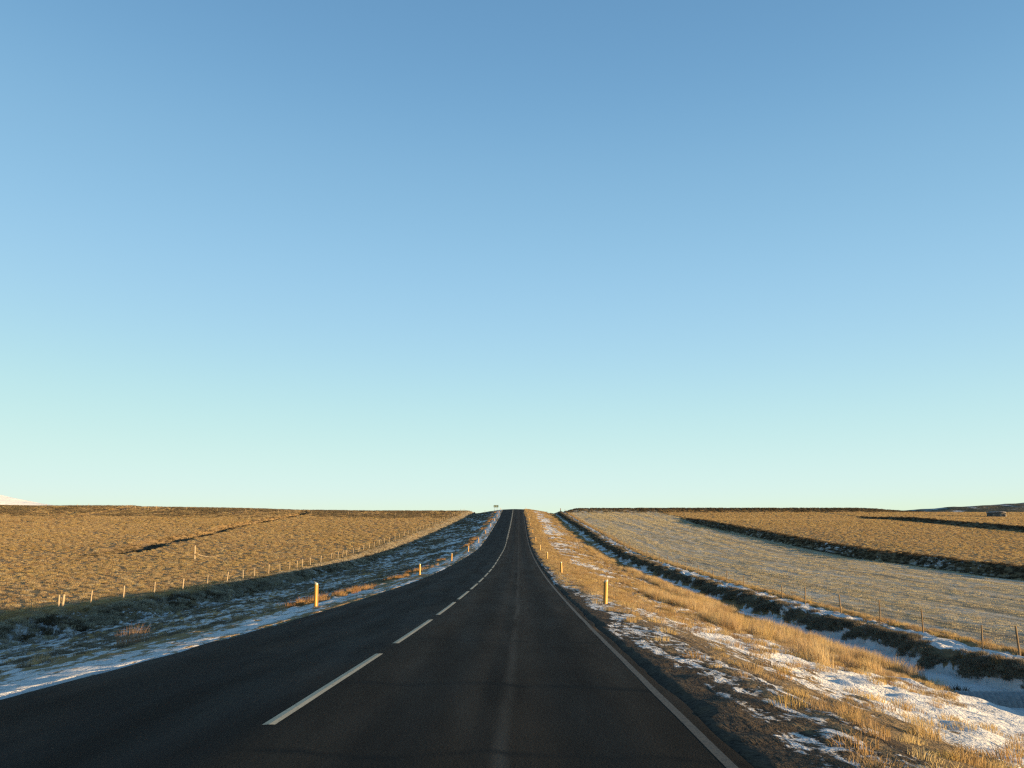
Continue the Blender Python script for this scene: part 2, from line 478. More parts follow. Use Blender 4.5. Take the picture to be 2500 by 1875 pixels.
M_GROUND, M_ASPHALT = mat_ground(), mat_asphalt()
M_CENTRE = mat_paint("centre_paint", (.46, .39, .27), .58)
M_EDGE = mat_paint("edge_paint", (.095, .083, .066), .48)
M_YELLOW = mat_plain("yellow_plastic", (.40, .20, .035), (.48, .25, .05), 6, .45, .4)
M_REFLECT = mat_plain("pale_reflector", (.30, .28, .22), (.38, .36, .29), 8, .35, .5)
M_EDGEDARK = mat_plain("dark_brown_plastic", (.16, .085, .02), (.26, .15, .04), 8, .6, .3)  # edge strip on the road side, browner and darker than the body
M_WOOD_L = mat_plain("weathered_wood_lit_tone", (.22, .17, .11), (.34, .27, .18), 14, .85, .15)  # sunlit side of the left fence put into a paler wood colour
M_WOOD_D = mat_plain("weathered_wood_shade_tone", (.13, .09, .055), (.21, .15, .09), 14, .85, .15)  # shaded side of the right fence put into a darker wood colour
M_WIRE = mat_plain("galvanised_wire", (.25, .25, .25), (.35, .35, .35), 30, .5, .4, (1, 1, 1), .8)
M_SIGN = mat_plain("green_board", (.030, .060, .045), (.040, .075, .055), 5, .6, .3, (1, 1, 1))
M_SIGNTXT = mat_plain("pale_lettering", (.26, .32, .29), (.30, .36, .32), 5, .6, .3, (1, 1, 1))
M_STEEL = mat_plain("galvanised_steel", (.15, .16, .17), (.26, .27, .28), 9, .6, .4, (1, 1, 1), .3)
M_STONE = mat_plain("lichen_stone", (.06, .057, .055), (.15, .14, .135), 6, .9, .15, (1, 1, 1))
M_TURF = mat_plain("frosted_turf", (.11, .09, .075), (.30, .28, .27), 3, .95, .1, (1, 1, 1))
M_DARKHOLE = mat_plain("dark_timber", (.03, .026, .022), (.06, .05, .04), 9, .9, .1)
M_PALEDOOR = mat_plain("pale_timber", (.20, .18, .15), (.28, .25, .2), 9, .9, .1)

# ------------------------------------------------------------------ mesh helpers
def make_mesh(name, verts, faces, mats, smooth=False):
    me = bpy.data.meshes.new(name)
    me.from_pydata([tuple(v) for v in verts], [], [tuple(f) for f in faces])
    for m in (mats if isinstance(mats, (list, tuple)) else [mats]):
        me.materials.append(m)
    if smooth:
        me.polygons.foreach_set('use_smooth', [True] * len(me.polygons))
    me.update()
    return me

def link(name, me, parent=None, loc=(0, 0, 0), rot=(0, 0, 0)):
    o = bpy.data.objects.new(name, me)
    S.collection.objects.link(o)
    o.location, o.rotation_euler = loc, rot
    if parent:
        o.parent = parent
    return o

def tag(o, label, cat=None, group=None, kind=None):
    o['label'] = label
    if cat: o['category'] = cat
    if group: o['group'] = group
    if kind: o['kind'] = kind
    return o

def empty(name, loc, rz=0):
    o = link(name, None, None, loc, (0, 0, rz))
    o.empty_display_size = .2
    return o

def copy_tree(o):
    c = o.copy(); S.collection.objects.link(c)
    for ch in o.children:
        d = ch.copy(); S.collection.objects.link(d); d.parent = c
        for g in ch.children:
            e = g.copy(); S.collection.objects.link(e); e.parent = d
    return c

def grid_mesh(name, X, Y, Z, mat, attrs):
    """X, Y, Z: 2-D arrays of the same shape"""
    nr, nc = X.shape
    co = np.stack([X, Y, Z], -1).reshape(-1, 3).astype(np.float32)
    i = np.arange(nr * nc).reshape(nr, nc)
    q = np.stack([i[:-1, :-1], i[:-1, 1:], i[1:, 1:], i[1:, :-1]], -1).reshape(-1, 4)
    me = bpy.data.meshes.new(name)
    me.vertices.add(len(co)); me.vertices.foreach_set('co', co.ravel())
    me.loops.add(q.size); me.loops.foreach_set('vertex_index', q.ravel().astype(np.int32))
    me.polygons.add(len(q))
    me.polygons.foreach_set('loop_start', (np.arange(len(q)) * 4).astype(np.int32))
    me.update(calc_edges=True)
    me.polygons.foreach_set('use_smooth', np.ones(len(q), bool))
    for k, v in attrs.items():
        a = me.attributes.new(k, 'FLOAT', 'POINT')
        a.data.foreach_set('value', np.ascontiguousarray(v, np.float32).ravel())
    me.materials.append(mat)
    me.update()
    return me

# ------------------------------------------------------------------ ground
def spaced(start, stop, step0, rate):
    out, v = [start], start
    while v < stop:
        v += max(step0, rate * (v - start))
        out.append(v)
    return np.array(out)

ys = np.concatenate([-spaced(0, 300, 1.2, .12)[::-1][:-1], np.arange(0, 3, .5),
                     np.array([3.0])])
v = 3.0; rows = []
while v < 340:
    v += max(.085, .0058 * v); rows.append(v)
while v < 6000:
    v += .06 * v; rows.append(v)
ys = np.concatenate([ys, rows])
half = list(np.arange(0, 26, .13))
v = half[-1]
while v < 400:
    v += max(.16, .012 * (v - 14)); half.append(v)
while v < 6000:
    v *= 1.12; half.append(v)
half = np.array(half)
xs = np.concatenate([-half[::-1][:-1], half])
GX, GY = np.meshgrid(xs, ys)
GZ, GW = land(GX, GY)
far_drop = np.maximum(np.hypot(GX, GY) - 500, 0)
GZ = GZ - far_drop * .012
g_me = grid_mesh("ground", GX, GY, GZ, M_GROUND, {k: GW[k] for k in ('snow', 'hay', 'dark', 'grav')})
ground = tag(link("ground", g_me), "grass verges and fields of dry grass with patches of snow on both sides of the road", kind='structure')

# ------------------------------------------------------------------ road and markings
def cross(u, y):
    return road_z(y) + np.where(u < 0, .047 * u, -.0206 * u)

ry = np.concatenate([np.arange(-300, 0, 3.0), np.arange(0, 60, .4), np.arange(60, 330, 1.0), np.arange(330, 460, 4.0)])
ru = np.array([-3.62, -3.56, -3.5, -3.42, -3.2, -2.6, -1.8, -.9, 0, .9, 1.8, 2.6, 3.3, 3.50, 3.54])
RU, RY = np.meshgrid(ru, ry)
wl = (fbm(RY * .9, RY * 0 + .5, 91, 3) - .5) * .24
wr = (fbm(RY * .9, RY * 0 + 7.5, 93, 3) - .5) * .16
RUw = RU + np.where(RU < -3.3, wl, 0) + np.where(RU > 3.5, wr, 0)
RZ = cross(RUw, RY)
RZ[:, 0] -= .10; RZ[:, -1] -= .004
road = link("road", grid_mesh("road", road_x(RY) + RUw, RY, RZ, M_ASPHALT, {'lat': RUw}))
tag(road, "worn dark asphalt road running straight to a crest", kind='structure')

def strip(bm_v, bm_f, u0, u1, y0, y1, dz=.0015, jag=.0):
    n = max(2, int((y1 - y0) / .8) + 1)
    base = len(bm_v)
    for k, y in enumerate(np.linspace(y0, y1, n)):
        j = jag * (random.random() - .5)
        for u in (u0 + j, (u0 + u1) / 2, u1 + j * .6):
            bm_v.append((float(road_x(y)) + u, y, float(cross(np.array(u), y)) + dz))
    for k in range(n - 1):
        a = base + 3 * k
        bm_f.append((a, a + 1, a + 4, a + 3)); bm_f.append((a + 1, a + 2, a + 5, a + 4))

vv, ff = [], []
y = 6.6 - 6.3 * 3
while y < 132:
    strip(vv, ff, -.052, .052, y, y + 4.9, jag=.006)
    y += 6.3
strip(vv, ff, -.115, -.025, 132, 330)
while y < 330:
    strip(vv, ff, .03, .115, y, y + 4.9)
    y += 6.3
tag(link("centre_line", make_mesh("centre_line", vv, ff, M_CENTRE)), "dashed white centre line turning solid towards the crest", kind='structure')
vv, ff = [], []
strip(vv, ff, 3.35, 3.43, -20, 335, .0015, .012)
tag(link("edge_line", make_mesh("edge_line", vv, ff, M_EDGE)), "dusty white line along the right edge of the road", kind='structure')

# ------------------------------------------------------------------ far hills
def hill_mesh(name, x0, x1, y0, y1, n, fn, mat):
    X, Y = np.meshgrid(np.linspace(x0, x1, n), np.linspace(y0, y1, n))
    return grid_mesh(name, X, Y, fn(X, Y), mat, {})

def mat_hill():
    t = NT("heath_hill")
    p = t.pos()
    n = t.noise(t.scale(p, (1, .6, 1.5)), .035, 6, .65)
    n2 = t.noise(p, .22, 4, .6)
    c = t.mix(t.ramp(n2, .35, .65), (.05, .045, .03), (.12, .10, .06))
    c = t.mix(t.ramp(n, .52, .64, 0, .75), c, (.6, .62, .66))
    return t.principled(c, .95, .1, t.bump(n2, .6, 3))

def mat_snowfield():
    t = NT("snowfield")
    p = t.pos()
    n = t.noise(p, .004, 6, .6)
    c = t.mix(t.ramp(n, .58, .70, 0, .5), (.80, .77, .72), (.42, .38, .34))
    return t.principled(c, .8, .1, t.bump(n, .4, 60))

def f_hill(X, Y):
    r = (Y - 1150) / 420
    ridge = np.interp(X, [330, 480, 560, 650, 760, 900, 1200, 1600], [0, 45, 52, 58, 64, 71, 80, 50])
    return ridge * np.exp(-r * r * 1.3) + (fbm(X * .012, Y * .012, 7, 4) - .5) * 10 * sstep(400, 600, X) - 4
hill = link("hill", hill_mesh("hill", 330, 1600, 560, 1750, 160, f_hill, mat_hill()))
tag(hill, "dark heath hill streaked with snow behind the right fields", kind='structure')

def f_mtn(X, Y):
    r = (Y - 8000) / 1800
    prof = np.interp(X, [-9000, -7200, -6200, -5500, -5200, -5100, -4950, -4800, -4660, -4500, -4200, -3600], [500, 1050, 800, 570, 496, 480, 450, 424, 406, 386, 340, 150])
    return prof * np.exp(-r * r) * (1 + .06 * (fbm(X * .0022, Y * .0022, 17, 5) - .5)) - 6
mtn = link("snow_mountain", hill_mesh("snow_mountain", -9000, -3600, 4800, 11000, 150, f_mtn, mat_snowfield()))
tag(mtn, "snow covered mountain slope catching peach sunlight at the far left", kind='structure')

# ------------------------------------------------------------------ grass
def clump_mesh(name, mat, blades, radius, h, width, lean, droop, seed, up=.0, segs=3, hvar=.45, wind=(0, 0)):
    r = np.random.default_rng(seed)
    V, Fc, T = [], [], []
    for b in range(blades):
        a = r.uniform(0, 2 * math.pi)
        rr = radius * math.sqrt(r.uniform(0, 1))
        bx, by = rr * math.cos(a), rr * math.sin(a)
        hh = h * (1 - hvar * r.uniform(0, 1)) * (1 - .45 * (rr / radius) ** 2)
        la = a + r.normal(0, .7)
        ln = lean * (.25 + .75 * rr / radius) * r.uniform(.5, 1.4)
        dx, dy = math.cos(la) * ln + wind[0], math.sin(la) * ln + wind[1]
        face = r.uniform(0, math.pi)
        wx, wy = math.cos(face) * width * .5, math.sin(face) * width * .5
        base = len(V)
        for k in range(segs + 1):
            s = k / segs
            out = s * s * hh
            z = up + hh * s * (1 - droop * s * s * min(1.6, ln + .4)) - .04 * (k == 0)
            wk = 1 - s * .85
            cx, cy = bx + dx * out, by + dy * out
            V.append((cx - wx * wk, cy - wy * wk, z)); V.append((cx + wx * wk, cy + wy * wk, z))
        for k in range(segs):
            a0 = base + 2 * k
            Fc.append((a0, a0 + 1, a0 + 3, a0 + 2))
        T += [r.uniform(0, 1)] * (2 * (segs + 1))
    me = make_mesh(name, V, Fc, mat)
    at = me.attributes.new('tint', 'FLOAT', 'POINT')
    at.data.foreach_set('value', np.array(T, np.float32))
    return me

def proto_set(name, mat, n, **kw):
    c = bpy.data.collections.new(name)
    s0 = kw.pop('seed')
    for k in range(n):
        c.objects.link(bpy.data.objects.new(name + "_clump", clump_mesh(name, mat, seed=s0 + k, **kw)))
    return c

def scatter(name, label, protos, nproto, x, y, sc, sink=.0, tilt=.12):
    """one stuff object: clumps of grass standing on the ground at x, y"""
    x, y, sc = (np.asarray(a, float) for a in (x, y, sc))
    z = land(x, y)[0] - sink
    me = bpy.data.meshes.new(name)
    n = len(x)
    me.vertices.add(n)
    me.vertices.foreach_set('co', np.stack([x, y, z], -1).astype(np.float32).ravel())
    rot = np.stack([rng.normal(0, tilt, n), rng.normal(0, tilt, n), rng.uniform(0, 6.283, n)], -1).astype(np.float32)
    a = me.attributes.new('rot', 'FLOAT_VECTOR', 'POINT'); a.data.foreach_set('vector', rot.ravel())
    a = me.attributes.new('scl', 'FLOAT', 'POINT'); a.data.foreach_set('value', sc.astype(np.float32))
    a = me.attributes.new('pick', 'INT', 'POINT'); a.data.foreach_set('value', rng.integers(0, nproto, n).astype(np.int32))
    o = link(name, me)
    ng = bpy.data.node_groups.new(name, 'GeometryNodeTree')
    ng.interface.new_socket('Geometry', in_out='INPUT', socket_type='NodeSocketGeometry')
    ng.interface.new_socket('Geometry', in_out='OUTPUT', socket_type='NodeSocketGeometry')
    gi, go = ng.nodes.new('NodeGroupInput'), ng.nodes.new('NodeGroupOutput')
    ip = ng.nodes.new('GeometryNodeInstanceOnPoints')
    ci = ng.nodes.new('GeometryNodeCollectionInfo')
    ci.inputs[0].default_value = protos
    ci.inputs['Separate Children'].default_value = True
    ci.inputs['Reset Children'].default_value = True
    ip.inputs['Pick Instance'].default_value = True
    def named(nm, ty):
        k = ng.nodes.new('GeometryNodeInputNamedAttribute'); k.data_type = ty; k.inputs[0].default_value = nm
        return k.outputs[0]
    L = ng.links.new
    L(gi.outputs[0], ip.inputs['Points']); L(ci.outputs[0], ip.inputs['Instance'])
    L(named('pick', 'INT'), ip.inputs['Instance Index'])
    e2r = ng.nodes.new('FunctionNodeEulerToRotation')
    L(named('rot', 'FLOAT_VECTOR'), e2r.inputs[0]); L(e2r.outputs[0], ip.inputs['Rotation'])
    L(named('scl', 'FLOAT'), ip.inputs['Scale'])
    L(ip.outputs[0], go.inputs[0])
    md = o.modifiers.new('grass', 'NODES'); md.node_group = ng
    tag(o, label, kind='stuff')
    return o

def in_frame(x, y, m=.03):
    return (y > 3.0) & (np.abs(x) < (.66 + m) * y + 2.5)

def sample(n, x0, x1, y0, y1, power=1.0):
    """points, thinning with distance"""
    q = rng.uniform(0, 1, n)
    y = y0 + (y1 - y0) * q ** power
    return rng.uniform(x0, x1, n), y

G_GOLD = mat_grass("dry_golden_grass", ((.30, .20, .085), (.43, .30, .14), (.52, .38, .19)), .52, ((.42, .30, .165), (.32, .225, .115)))
G_TALL = mat_grass("tall_straw_grass", ((.34, .22, .10), (.47, .33, .165), (.56, .43, .25)), .45)
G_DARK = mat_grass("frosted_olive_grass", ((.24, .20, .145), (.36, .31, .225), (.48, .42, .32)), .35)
G_HEATH = mat_grass("dark_heath", ((.055, .046, .036), (.10, .080, .055), (.19, .145, .088)), .25)
G_HAY = mat_grass("short_hay", ((.30, .235, .14), (.42, .35, .22), (.52, .47, .34)), .35)
G_RUST = mat_grass("rusty_grass", ((.26, .14, .06), (.38, .22, .10), (.48, .31, .15)), .40)

P_GOLD = proto_set("golden_tussock", G_GOLD, 5, blades=70, radius=.36, h=.36, width=.020, lean=.75, droop=.45, seed=100)
P_TALL = proto_set("tall_grass", G_TALL, 5, blades=80, radius=.26, h=.72, width=.010, lean=.30, droop=.20, seed=200, wind=(.10, .04))
P_VERGE = proto_set("verge_tussock", G_GOLD, 5, blades=90, radius=.24, h=.30, width=.010, lean=.85, droop=.5, seed=300)
P_DARK = proto_set("olive_tussock", G_DARK, 5, blades=80, radius=.28, h=.30, width=.014, lean=.9, droop=.6, seed=400)
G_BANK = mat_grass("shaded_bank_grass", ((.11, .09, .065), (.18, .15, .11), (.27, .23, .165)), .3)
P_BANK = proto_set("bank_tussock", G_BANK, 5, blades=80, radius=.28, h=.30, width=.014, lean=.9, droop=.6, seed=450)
P_BROWN = proto_set("brown_tussock", mat_grass("dead_brown_grass", ((.12, .08, .045), (.21, .14, .075), (.32, .23, .13)), .35), 4, blades=80, radius=.26, h=.28, width=.011, lean=.8, droop=.5, seed=480)
P_HEATH = proto_set("heath_tussock", G_HEATH, 5, blades=90, radius=.40, h=.42, width=.030, lean=.6, droop=.3, seed=500)
P_HAY = proto_set("hay_clump", G_HAY, 4, blades=60, radius=.40, h=.075, width=.014, lean=1.2, droop=.3, seed=600)
P_RUST = proto_set("rusty_tuft", G_RUST, 4, blades=80, radius=.22, h=.48, width=.010, lean=.35, droop=.25, seed=700, wind=(.08, .02))

P_SOFT = proto_set("soft_tuft", mat_grass("russet_straw", ((.30, .17, .08), (.42, .27, .13), (.52, .36, .19)), .4), 2, blades=420, radius=.42, h=.86, width=.009, lean=.28, droop=.25, seed=800, hvar=.7, wind=(.12, .03))

# left field
def fld(n, xa, xb, ya, yb):
    x, y = sample(n, xa, xb, ya, yb, 1.35)
    return x, y
x, y = fld(230000, -285, -16, 24, 330)
w = land(x, y, False)[1]
k = in_frame(x, y) & (x < w['fl'] - .2) & ((w['dark'] < .6) | ((y > 225) & (rng.uniform(0, 1, len(x)) < .55)))
pch = fbm(x * .25, y * .18, 111, 3)
k &= rng.uniform(0, 1, len(x)) < (.5 + .7 * sstep(.36, .58, pch))
x, y, d = x[k], y[k], y[k]
scatter("field_grass", "dry golden grass tussocks covering the left field", P_GOLD, 5, x, y,
        (.50 + .0032 * d) * rng.uniform(.6, 1.25, len(x)))
x, y = sample(34000, -300, -16, 200, 345, .8)
w = land(x, y, False)[1]
k = in_frame(x, y) & (x < w['bank_top']) & (w['dark'] > .2) & (rng.uniform(0, 1, len(x)) < .25 + .75 * sstep(.42, .6, fbm(x * .12, y * .06, 115, 3)) + .5 * sstep(295, 310, y))
x, y = x[k], y[k]
scatter("heath", "dark brown heath along the skyline of the left field", P_HEATH, 5, x, y, rng.uniform(.9, 1.7, len(x)))
xd, yd = sample(9000, -200, -28, 45, 285, 1.2)
k = in_frame(xd, yd) & (xd < fence_left_x(yd) - 1) & (fbm(xd * .6, yd * .35, 113, 3) < .44)
scatter("dark_tussock_cover", "dark tufts between the golden tussocks of the left field", P_DARK, 5, xd[k], yd[k],
        rng.uniform(.5, 1.2, int(k.sum())))

yw = 118 + 157 * rng.uniform(0, 1, 3600) ** 1.3; xw = left_ditch_x(yw) + rng.uniform(-2.6, .9, 3600)
k = in_frame(xw, yw)
scatter("ditch_heath", "dark heath in the drainage ditch crossing the left field", P_HEATH, 5, xw[k], yw[k], rng.uniform(.4, .95, int(k.sum())), .1)

# right fields beyond the hay meadow
x, y = sample(110000, 50, 250, 62, 285, 1.2)
w = land(x, y, False)[1]
k = in_frame(x, y) & (x > w['da'] + 1.6) & ~((x > w['db'] - .5) & (x < w['db'] + 1.8))
x, y = x[k], y[k]
scatter("pasture_grass", "even golden pasture grass beyond the dark bank on the right", P_GOLD, 5, x, y, (.45 + .003 * y) * rng.uniform(.55, .95, len(x)))
# bushes of heath on the two banks and on the skyline bank
x = []; y = []
yy = rng.uniform(60, 240, 5200); xx = DIKE_A + rng.uniform(-.6, 2.6, 5200)
yb = rng.uniform(120, 250, 2600); xb = DIKE_B + rng.uniform(-.6, 2.4, 2600)
xc_ = rng.uniform(19, 150, 4200); yc_ = 287 + (xc_ - 60) * .03 + rng.normal(0, 2.6, 4200)
x = np.concatenate([xx, xb, xc_]); y = np.concatenate([yy, yb, yc_])
k = in_frame(x, y)
scatter("bank_heath", "dark heath growing on the field banks at the right", P_HEATH, 5, x[k], y[k], np.where(x[k] < 45, 1, np.where(y[k] > 275, 1.15, .72)) * rng.uniform(.45, 1.25, int(k.sum())))

# hay meadow
x, y = sample(46000, 19.6, 52, 14, 284, 1.5)
w = land(x, y, False)[1]
k = in_frame(x, y) & (x < w['da'])
k &= rng.uniform(0, 1, len(x)) < .16 + .9 * sstep(.42, .62, fbm(x * .8, y * .028, 121, 4))
x, y = x[k], y[k]
scatter("hay_stubble", "short pale hay stubble of the frosted meadow on the right", P_HAY, 4, x, y, (.6 + .004 * y) * rng.uniform(.7, 1.3, len(x)))

# right verge
x, y = sample(60000, 2.0, 15.2, 4, 290, 1.7)
w = land(x, y, False)[1]
u = w['u']
pch = fbm(x * .45, y * .22, 131, 3)
near = 1 - sstep(14, 30, y)
near2 = 1 - sstep(20, 34, y)
dens = .85 * sstep(.47, .63, pch) * (1 - .90 * near2) + .07 * (1 - .6 * near2)
dens = dens + .75 * np.exp(-((u - 5.9) / .9) ** 2) * sstep(22, 34, y)                 # strip behind the marker posts
dens = dens - .35 * np.exp(-((u - 9) / 2.2) ** 2) * sstep(60, 85, y)
k = in_frame(x, y) & (u > w['edge'] + .1) & (x < w['fl_e'] - .1) & ~((y > 14) & (y < 26.5) & (x > .535 * y) & (x < .630 * y)) & (rng.uniform(0, 1, len(x)) < dens)
x, y = x[k], y[k]
scatter("verge_grass", "tufts of golden grass in the snow of the right verge", P_VERGE, 5, x, y, (.6 + .0035 * y) * rng.uniform(.5, 1.3, len(x)))
x, y = sample(9000, 4, 15, 9, 150, 1.4)
w = land(x, y, False)[1]
k = in_frame(x, y) & (w['u'] > 5.4) & (x < w['fl_e'] - .1) & ~((y > 14) & (y < 25.2) & (x > .545 * y) & (x < .635 * y)) & (rng.uniform(0, 1, len(x)) < sstep(.46, .62, fbm(x * .5, y * .3, 137, 3)) * (.35 + .65 * sstep(18, 34, y)))
x, y = x[k], y[k]
scatter("brown_grass", "dark brown tufts among the golden grass of the right verge", P_BROWN, 4, x, y, (.5 + .002 * y) * rng.uniform(.6, 1.4, len(x)))
# tall grass along the ditch
yy = 17 + 120 * rng.uniform(0, 1, 9000) ** 1.5
xx = 13.3 + rng.normal(0, .55, 9000)
pch = fbm(xx * .3, yy * .16, 141, 3)
k = in_frame(xx, yy) & (xx < 14.4) & (rng.uniform(0, 1, 9000) < .6 * sstep(.42, .60, pch) * (1 - .75 * sstep(60, 110, yy))) & (yy > 27.5)
y2 = 15 + 34 * rng.uniform(0, 1, 1500); x2 = 7.0 + 3.5 * rng.uniform(0, 1, 1500)
k2 = in_frame(x2, y2) & (fbm(x2 * .35, y2 * .2, 143, 3) > .56) & ~((y2 < 27) & (x2 > .52 * y2))
xx = np.concatenate([xx[k], x2[k2]]); yy = np.concatenate([yy[k], y2[k2]])
scatter("tall_grass", "tall straw coloured grass along the edge of the right ditch", P_TALL, 5, xx, yy, rng.uniform(.5, 1.1, len(xx)))
# right ditch bank
yy = 14 + 275 * rng.uniform(0, 1, 16000) ** 1.6
w = land(np.full_like(yy, 17.), yy, False)[1]
xx = w['btoe'] + .10 + rng.uniform(0, .72, len(yy))
k = in_frame(xx, yy) & (rng.uniform(0, 1, len(yy)) < .25 + .9 * sstep(.40, .58, fbm(xx * .8, yy * .55, 171, 3)))
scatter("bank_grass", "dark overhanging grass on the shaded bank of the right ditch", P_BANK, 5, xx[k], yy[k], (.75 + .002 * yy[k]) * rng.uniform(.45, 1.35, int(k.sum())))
# strip under the right fence
yy = 20 + 265 * rng.uniform(0, 1, 2600) ** 1.4
xx = FENCE_R + .45 + rng.normal(.25, .35, 2600)
k = in_frame(xx, yy)
scatter("fence_line_grass", "tufts of longer grass under the right fence", P_VERGE, 5, xx[k], yy[k], rng.uniform(.5, 1.2, int(k.sum())))

# left verge, ditch and bank
x, y = sample(9000, -25, -7.5, 10, 200, 1.4)
w = land(x, y, False)[1]
k = in_frame(x, y) & (x > w['floor_e'] + .5) & (rng.uniform(0, 1, len(x)) < .55 * sstep(.48, .64, fbm(x * .4, y * .25, 155, 3)))
x, y = x[k], y[k]
scatter("straw_tufts", "pale straw tufts standing in the snow of the left verge", P_VERGE, 5, x, y, (.5 + .002 * y) * rng.uniform(.6, 1.3, len(x)))
x, y = sample(52000, -27, -5.5, 6, 290, 1.6)
w = land(x, y, False)[1]
pch = fbm(x * .5, y * .25, 151, 3)
k = in_frame(x, y) & (w['u'] < -6.2) & (x > w['toe']) & (rng.uniform(0, 1, len(x)) < (.75 * sstep(.42, .62, pch) + .10))
x, y = x[k], y[k]
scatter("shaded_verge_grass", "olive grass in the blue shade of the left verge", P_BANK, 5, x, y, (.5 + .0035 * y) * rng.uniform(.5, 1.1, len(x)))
yy = 24 + 265 * rng.uniform(0, 1, 26000) ** 1.5
xx = fence_left_x(yy) + rng.uniform(.7, 3.3, len(yy))
k = in_frame(xx, yy) & (rng.uniform(0, 1, len(yy)) < .12 + .8 * sstep(.40, .60, fbm(xx * .7, yy * .45, 173, 3)))
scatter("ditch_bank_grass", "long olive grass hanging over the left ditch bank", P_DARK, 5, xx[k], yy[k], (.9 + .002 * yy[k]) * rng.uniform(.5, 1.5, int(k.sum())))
yy = 24 + 265 * rng.uniform(0, 1, 9000) ** 1.4
xx = fence_left_x(yy) + rng.uniform(-.5, 1.5, len(yy))
k = in_frame(xx, yy)
scatter("bank_top_grass", "long straw grass along the foot of the left fence", P_VERGE, 5, xx[k], yy[k], (.75 + .0025 * yy[k]) * rng.uniform(.6, 1.3, int(k.sum())))
yy = 26 + 120 * rng.uniform(0, 1, 1300) ** 1.4  # darker tufts stand in for the overhang's shadow low on the bank
xx = fence_left_x(yy) + rng.uniform(1.6, 3.2, len(yy))
k = in_frame(xx, yy) & (fbm(xx * .6, yy * .4, 177, 3) > .5)
scatter("bank_shadow_tufts", "dark tufts as overhang shadow at the foot of the left ditch bank", P_HEATH, 5, xx[k], yy[k], rng.uniform(.5, 1.0, int(k.sum())))
yy = 9 + 280 * rng.uniform(0, 1, 3600) ** 1.25
xx = road_x(yy) - 5.9 + rng.normal(0, .35, 3600)
pch = fbm(yy * .18, yy * 0 + 4.4, 161, 3)
k = in_frame(xx, yy) & (rng.uniform(0, 1, 3600) < .6 * sstep(.50, .64, pch))
scatter("shoulder_grass", "rusty grass in a strip along the left snowy shoulder", P_RUST, 4, xx[k], yy[k], rng.uniform(.35, .85, int(k.sum())))

# ------------------------------------------------------------------ tussocks one can tell apart
def tussock(px, py, name, protos, idx, sc, label, cat, group=None, pt=None):
    x, y = pt or at_px(px, py)
    o = link(name, list(protos.objects)[idx].data, None, (x, y, ground_at(x, y) - .03), (0, 0, random.uniform(0, 6)))
    o.scale = (sc, sc, sc)
    return tag(o, label, cat, group)
tussock(322, 1562, "grass_tuft", P_SOFT, 0, .80, "tall rusty grass tuft catching the sun on the left verge", "grass tuft", pt=(-8.7, 18.8))
tussock(100, 1605, "grass_tuft", P_SOFT, 1, .5, "thin rusty grass tuft at the left edge near the road", "grass tuft", pt=(-9.4, 16.4))
tussock(2170, 1525, "grass_tussock", P_VERGE, 1, 2.2, "round golden tussock beside the second nearest post of the right fence", "tussock")
tussock(2372, 1602, "grass_tussock", P_VERGE, 2, 1.5, "brown tussock in the snow just left of the nearest right fence post", "tussock")
tussock(2450, 1618, "grass_tussock", P_VERGE, 3, 1.6, "golden tussock on the snowy bank at the right edge", "tussock")
tussock(2338, 1688, "grass_tussock", P_HEATH, 3, 1.0, "dark round tussock standing alone in the snow of the right ditch", "tussock")

# ------------------------------------------------------------------ roadside marker posts
def ring_mesh(name, prof, levels, mat, smooth=True, cap=True):
    """prof: list of (x, y); levels: list of (z function of (x, y), scale)"""
    n = len(prof); V = []; Fc = []
    for zf, s in levels:
        V += [(a * s, b * s, zf(a, b)) for a, b in prof]
    for k in range(len(levels) - 1):
        for i in range(n):
            j = (i + 1) % n
            Fc.append((k * n + i, k * n + j, (k + 1) * n + j, (k + 1) * n + i))
    if cap:
        Fc.append(tuple(range((len(levels) - 1) * n, len(levels) * n)))
        Fc.append(tuple(range(n - 1, -1, -1)))
    return make_mesh(name, V, Fc, mat, False)

HALF = [(.058 * math.cos(a), -.05 * math.sin(a)) for a in np.linspace(0, math.pi, 13)]      # round front towards the traffic
HALF = HALF + [(-.046, .02), (.046, .02)]
def post_parts(side):
    """side -1: post on the left of the road, +1: on the right; the top is cut on a slant"""
    slant = lambda a, z: z + a * side * .45
    body = ring_mesh("body", HALF, [(lambda a, b: -.25, 1), (lambda a, b: slant(a, .665), 1)], M_YELLOW)
    band = ring_mesh("reflector", HALF, [(lambda a, b: slant(a, .665), 1.0), (lambda a, b: slant(a, .67), 1.04), (lambda a, b: slant(a, .715), 1.04), (lambda a, b: slant(a, .725), 1.0)], M_REFLECT)
    e = [(-side * .050, -.022), (-side * .050, .026), (-side * .070, .026), (-side * .070, -.022)]
    if side > 0: e = e[::-1]
    edge = ring_mesh("edge_strip", e, [(lambda a, b: -.2, 1), (lambda a, b: .66, 1)], M_EDGEDARK)
    return body, band, edge
ORD = ["nearest", "second", "third", "fourth", "fifth", "sixth", "seventh", "eighth", "ninth", "tenth", "eleventh", "twelfth", "thirteenth"]
side_name = {-1: "left snowy shoulder", 1: "right grassy shoulder"}
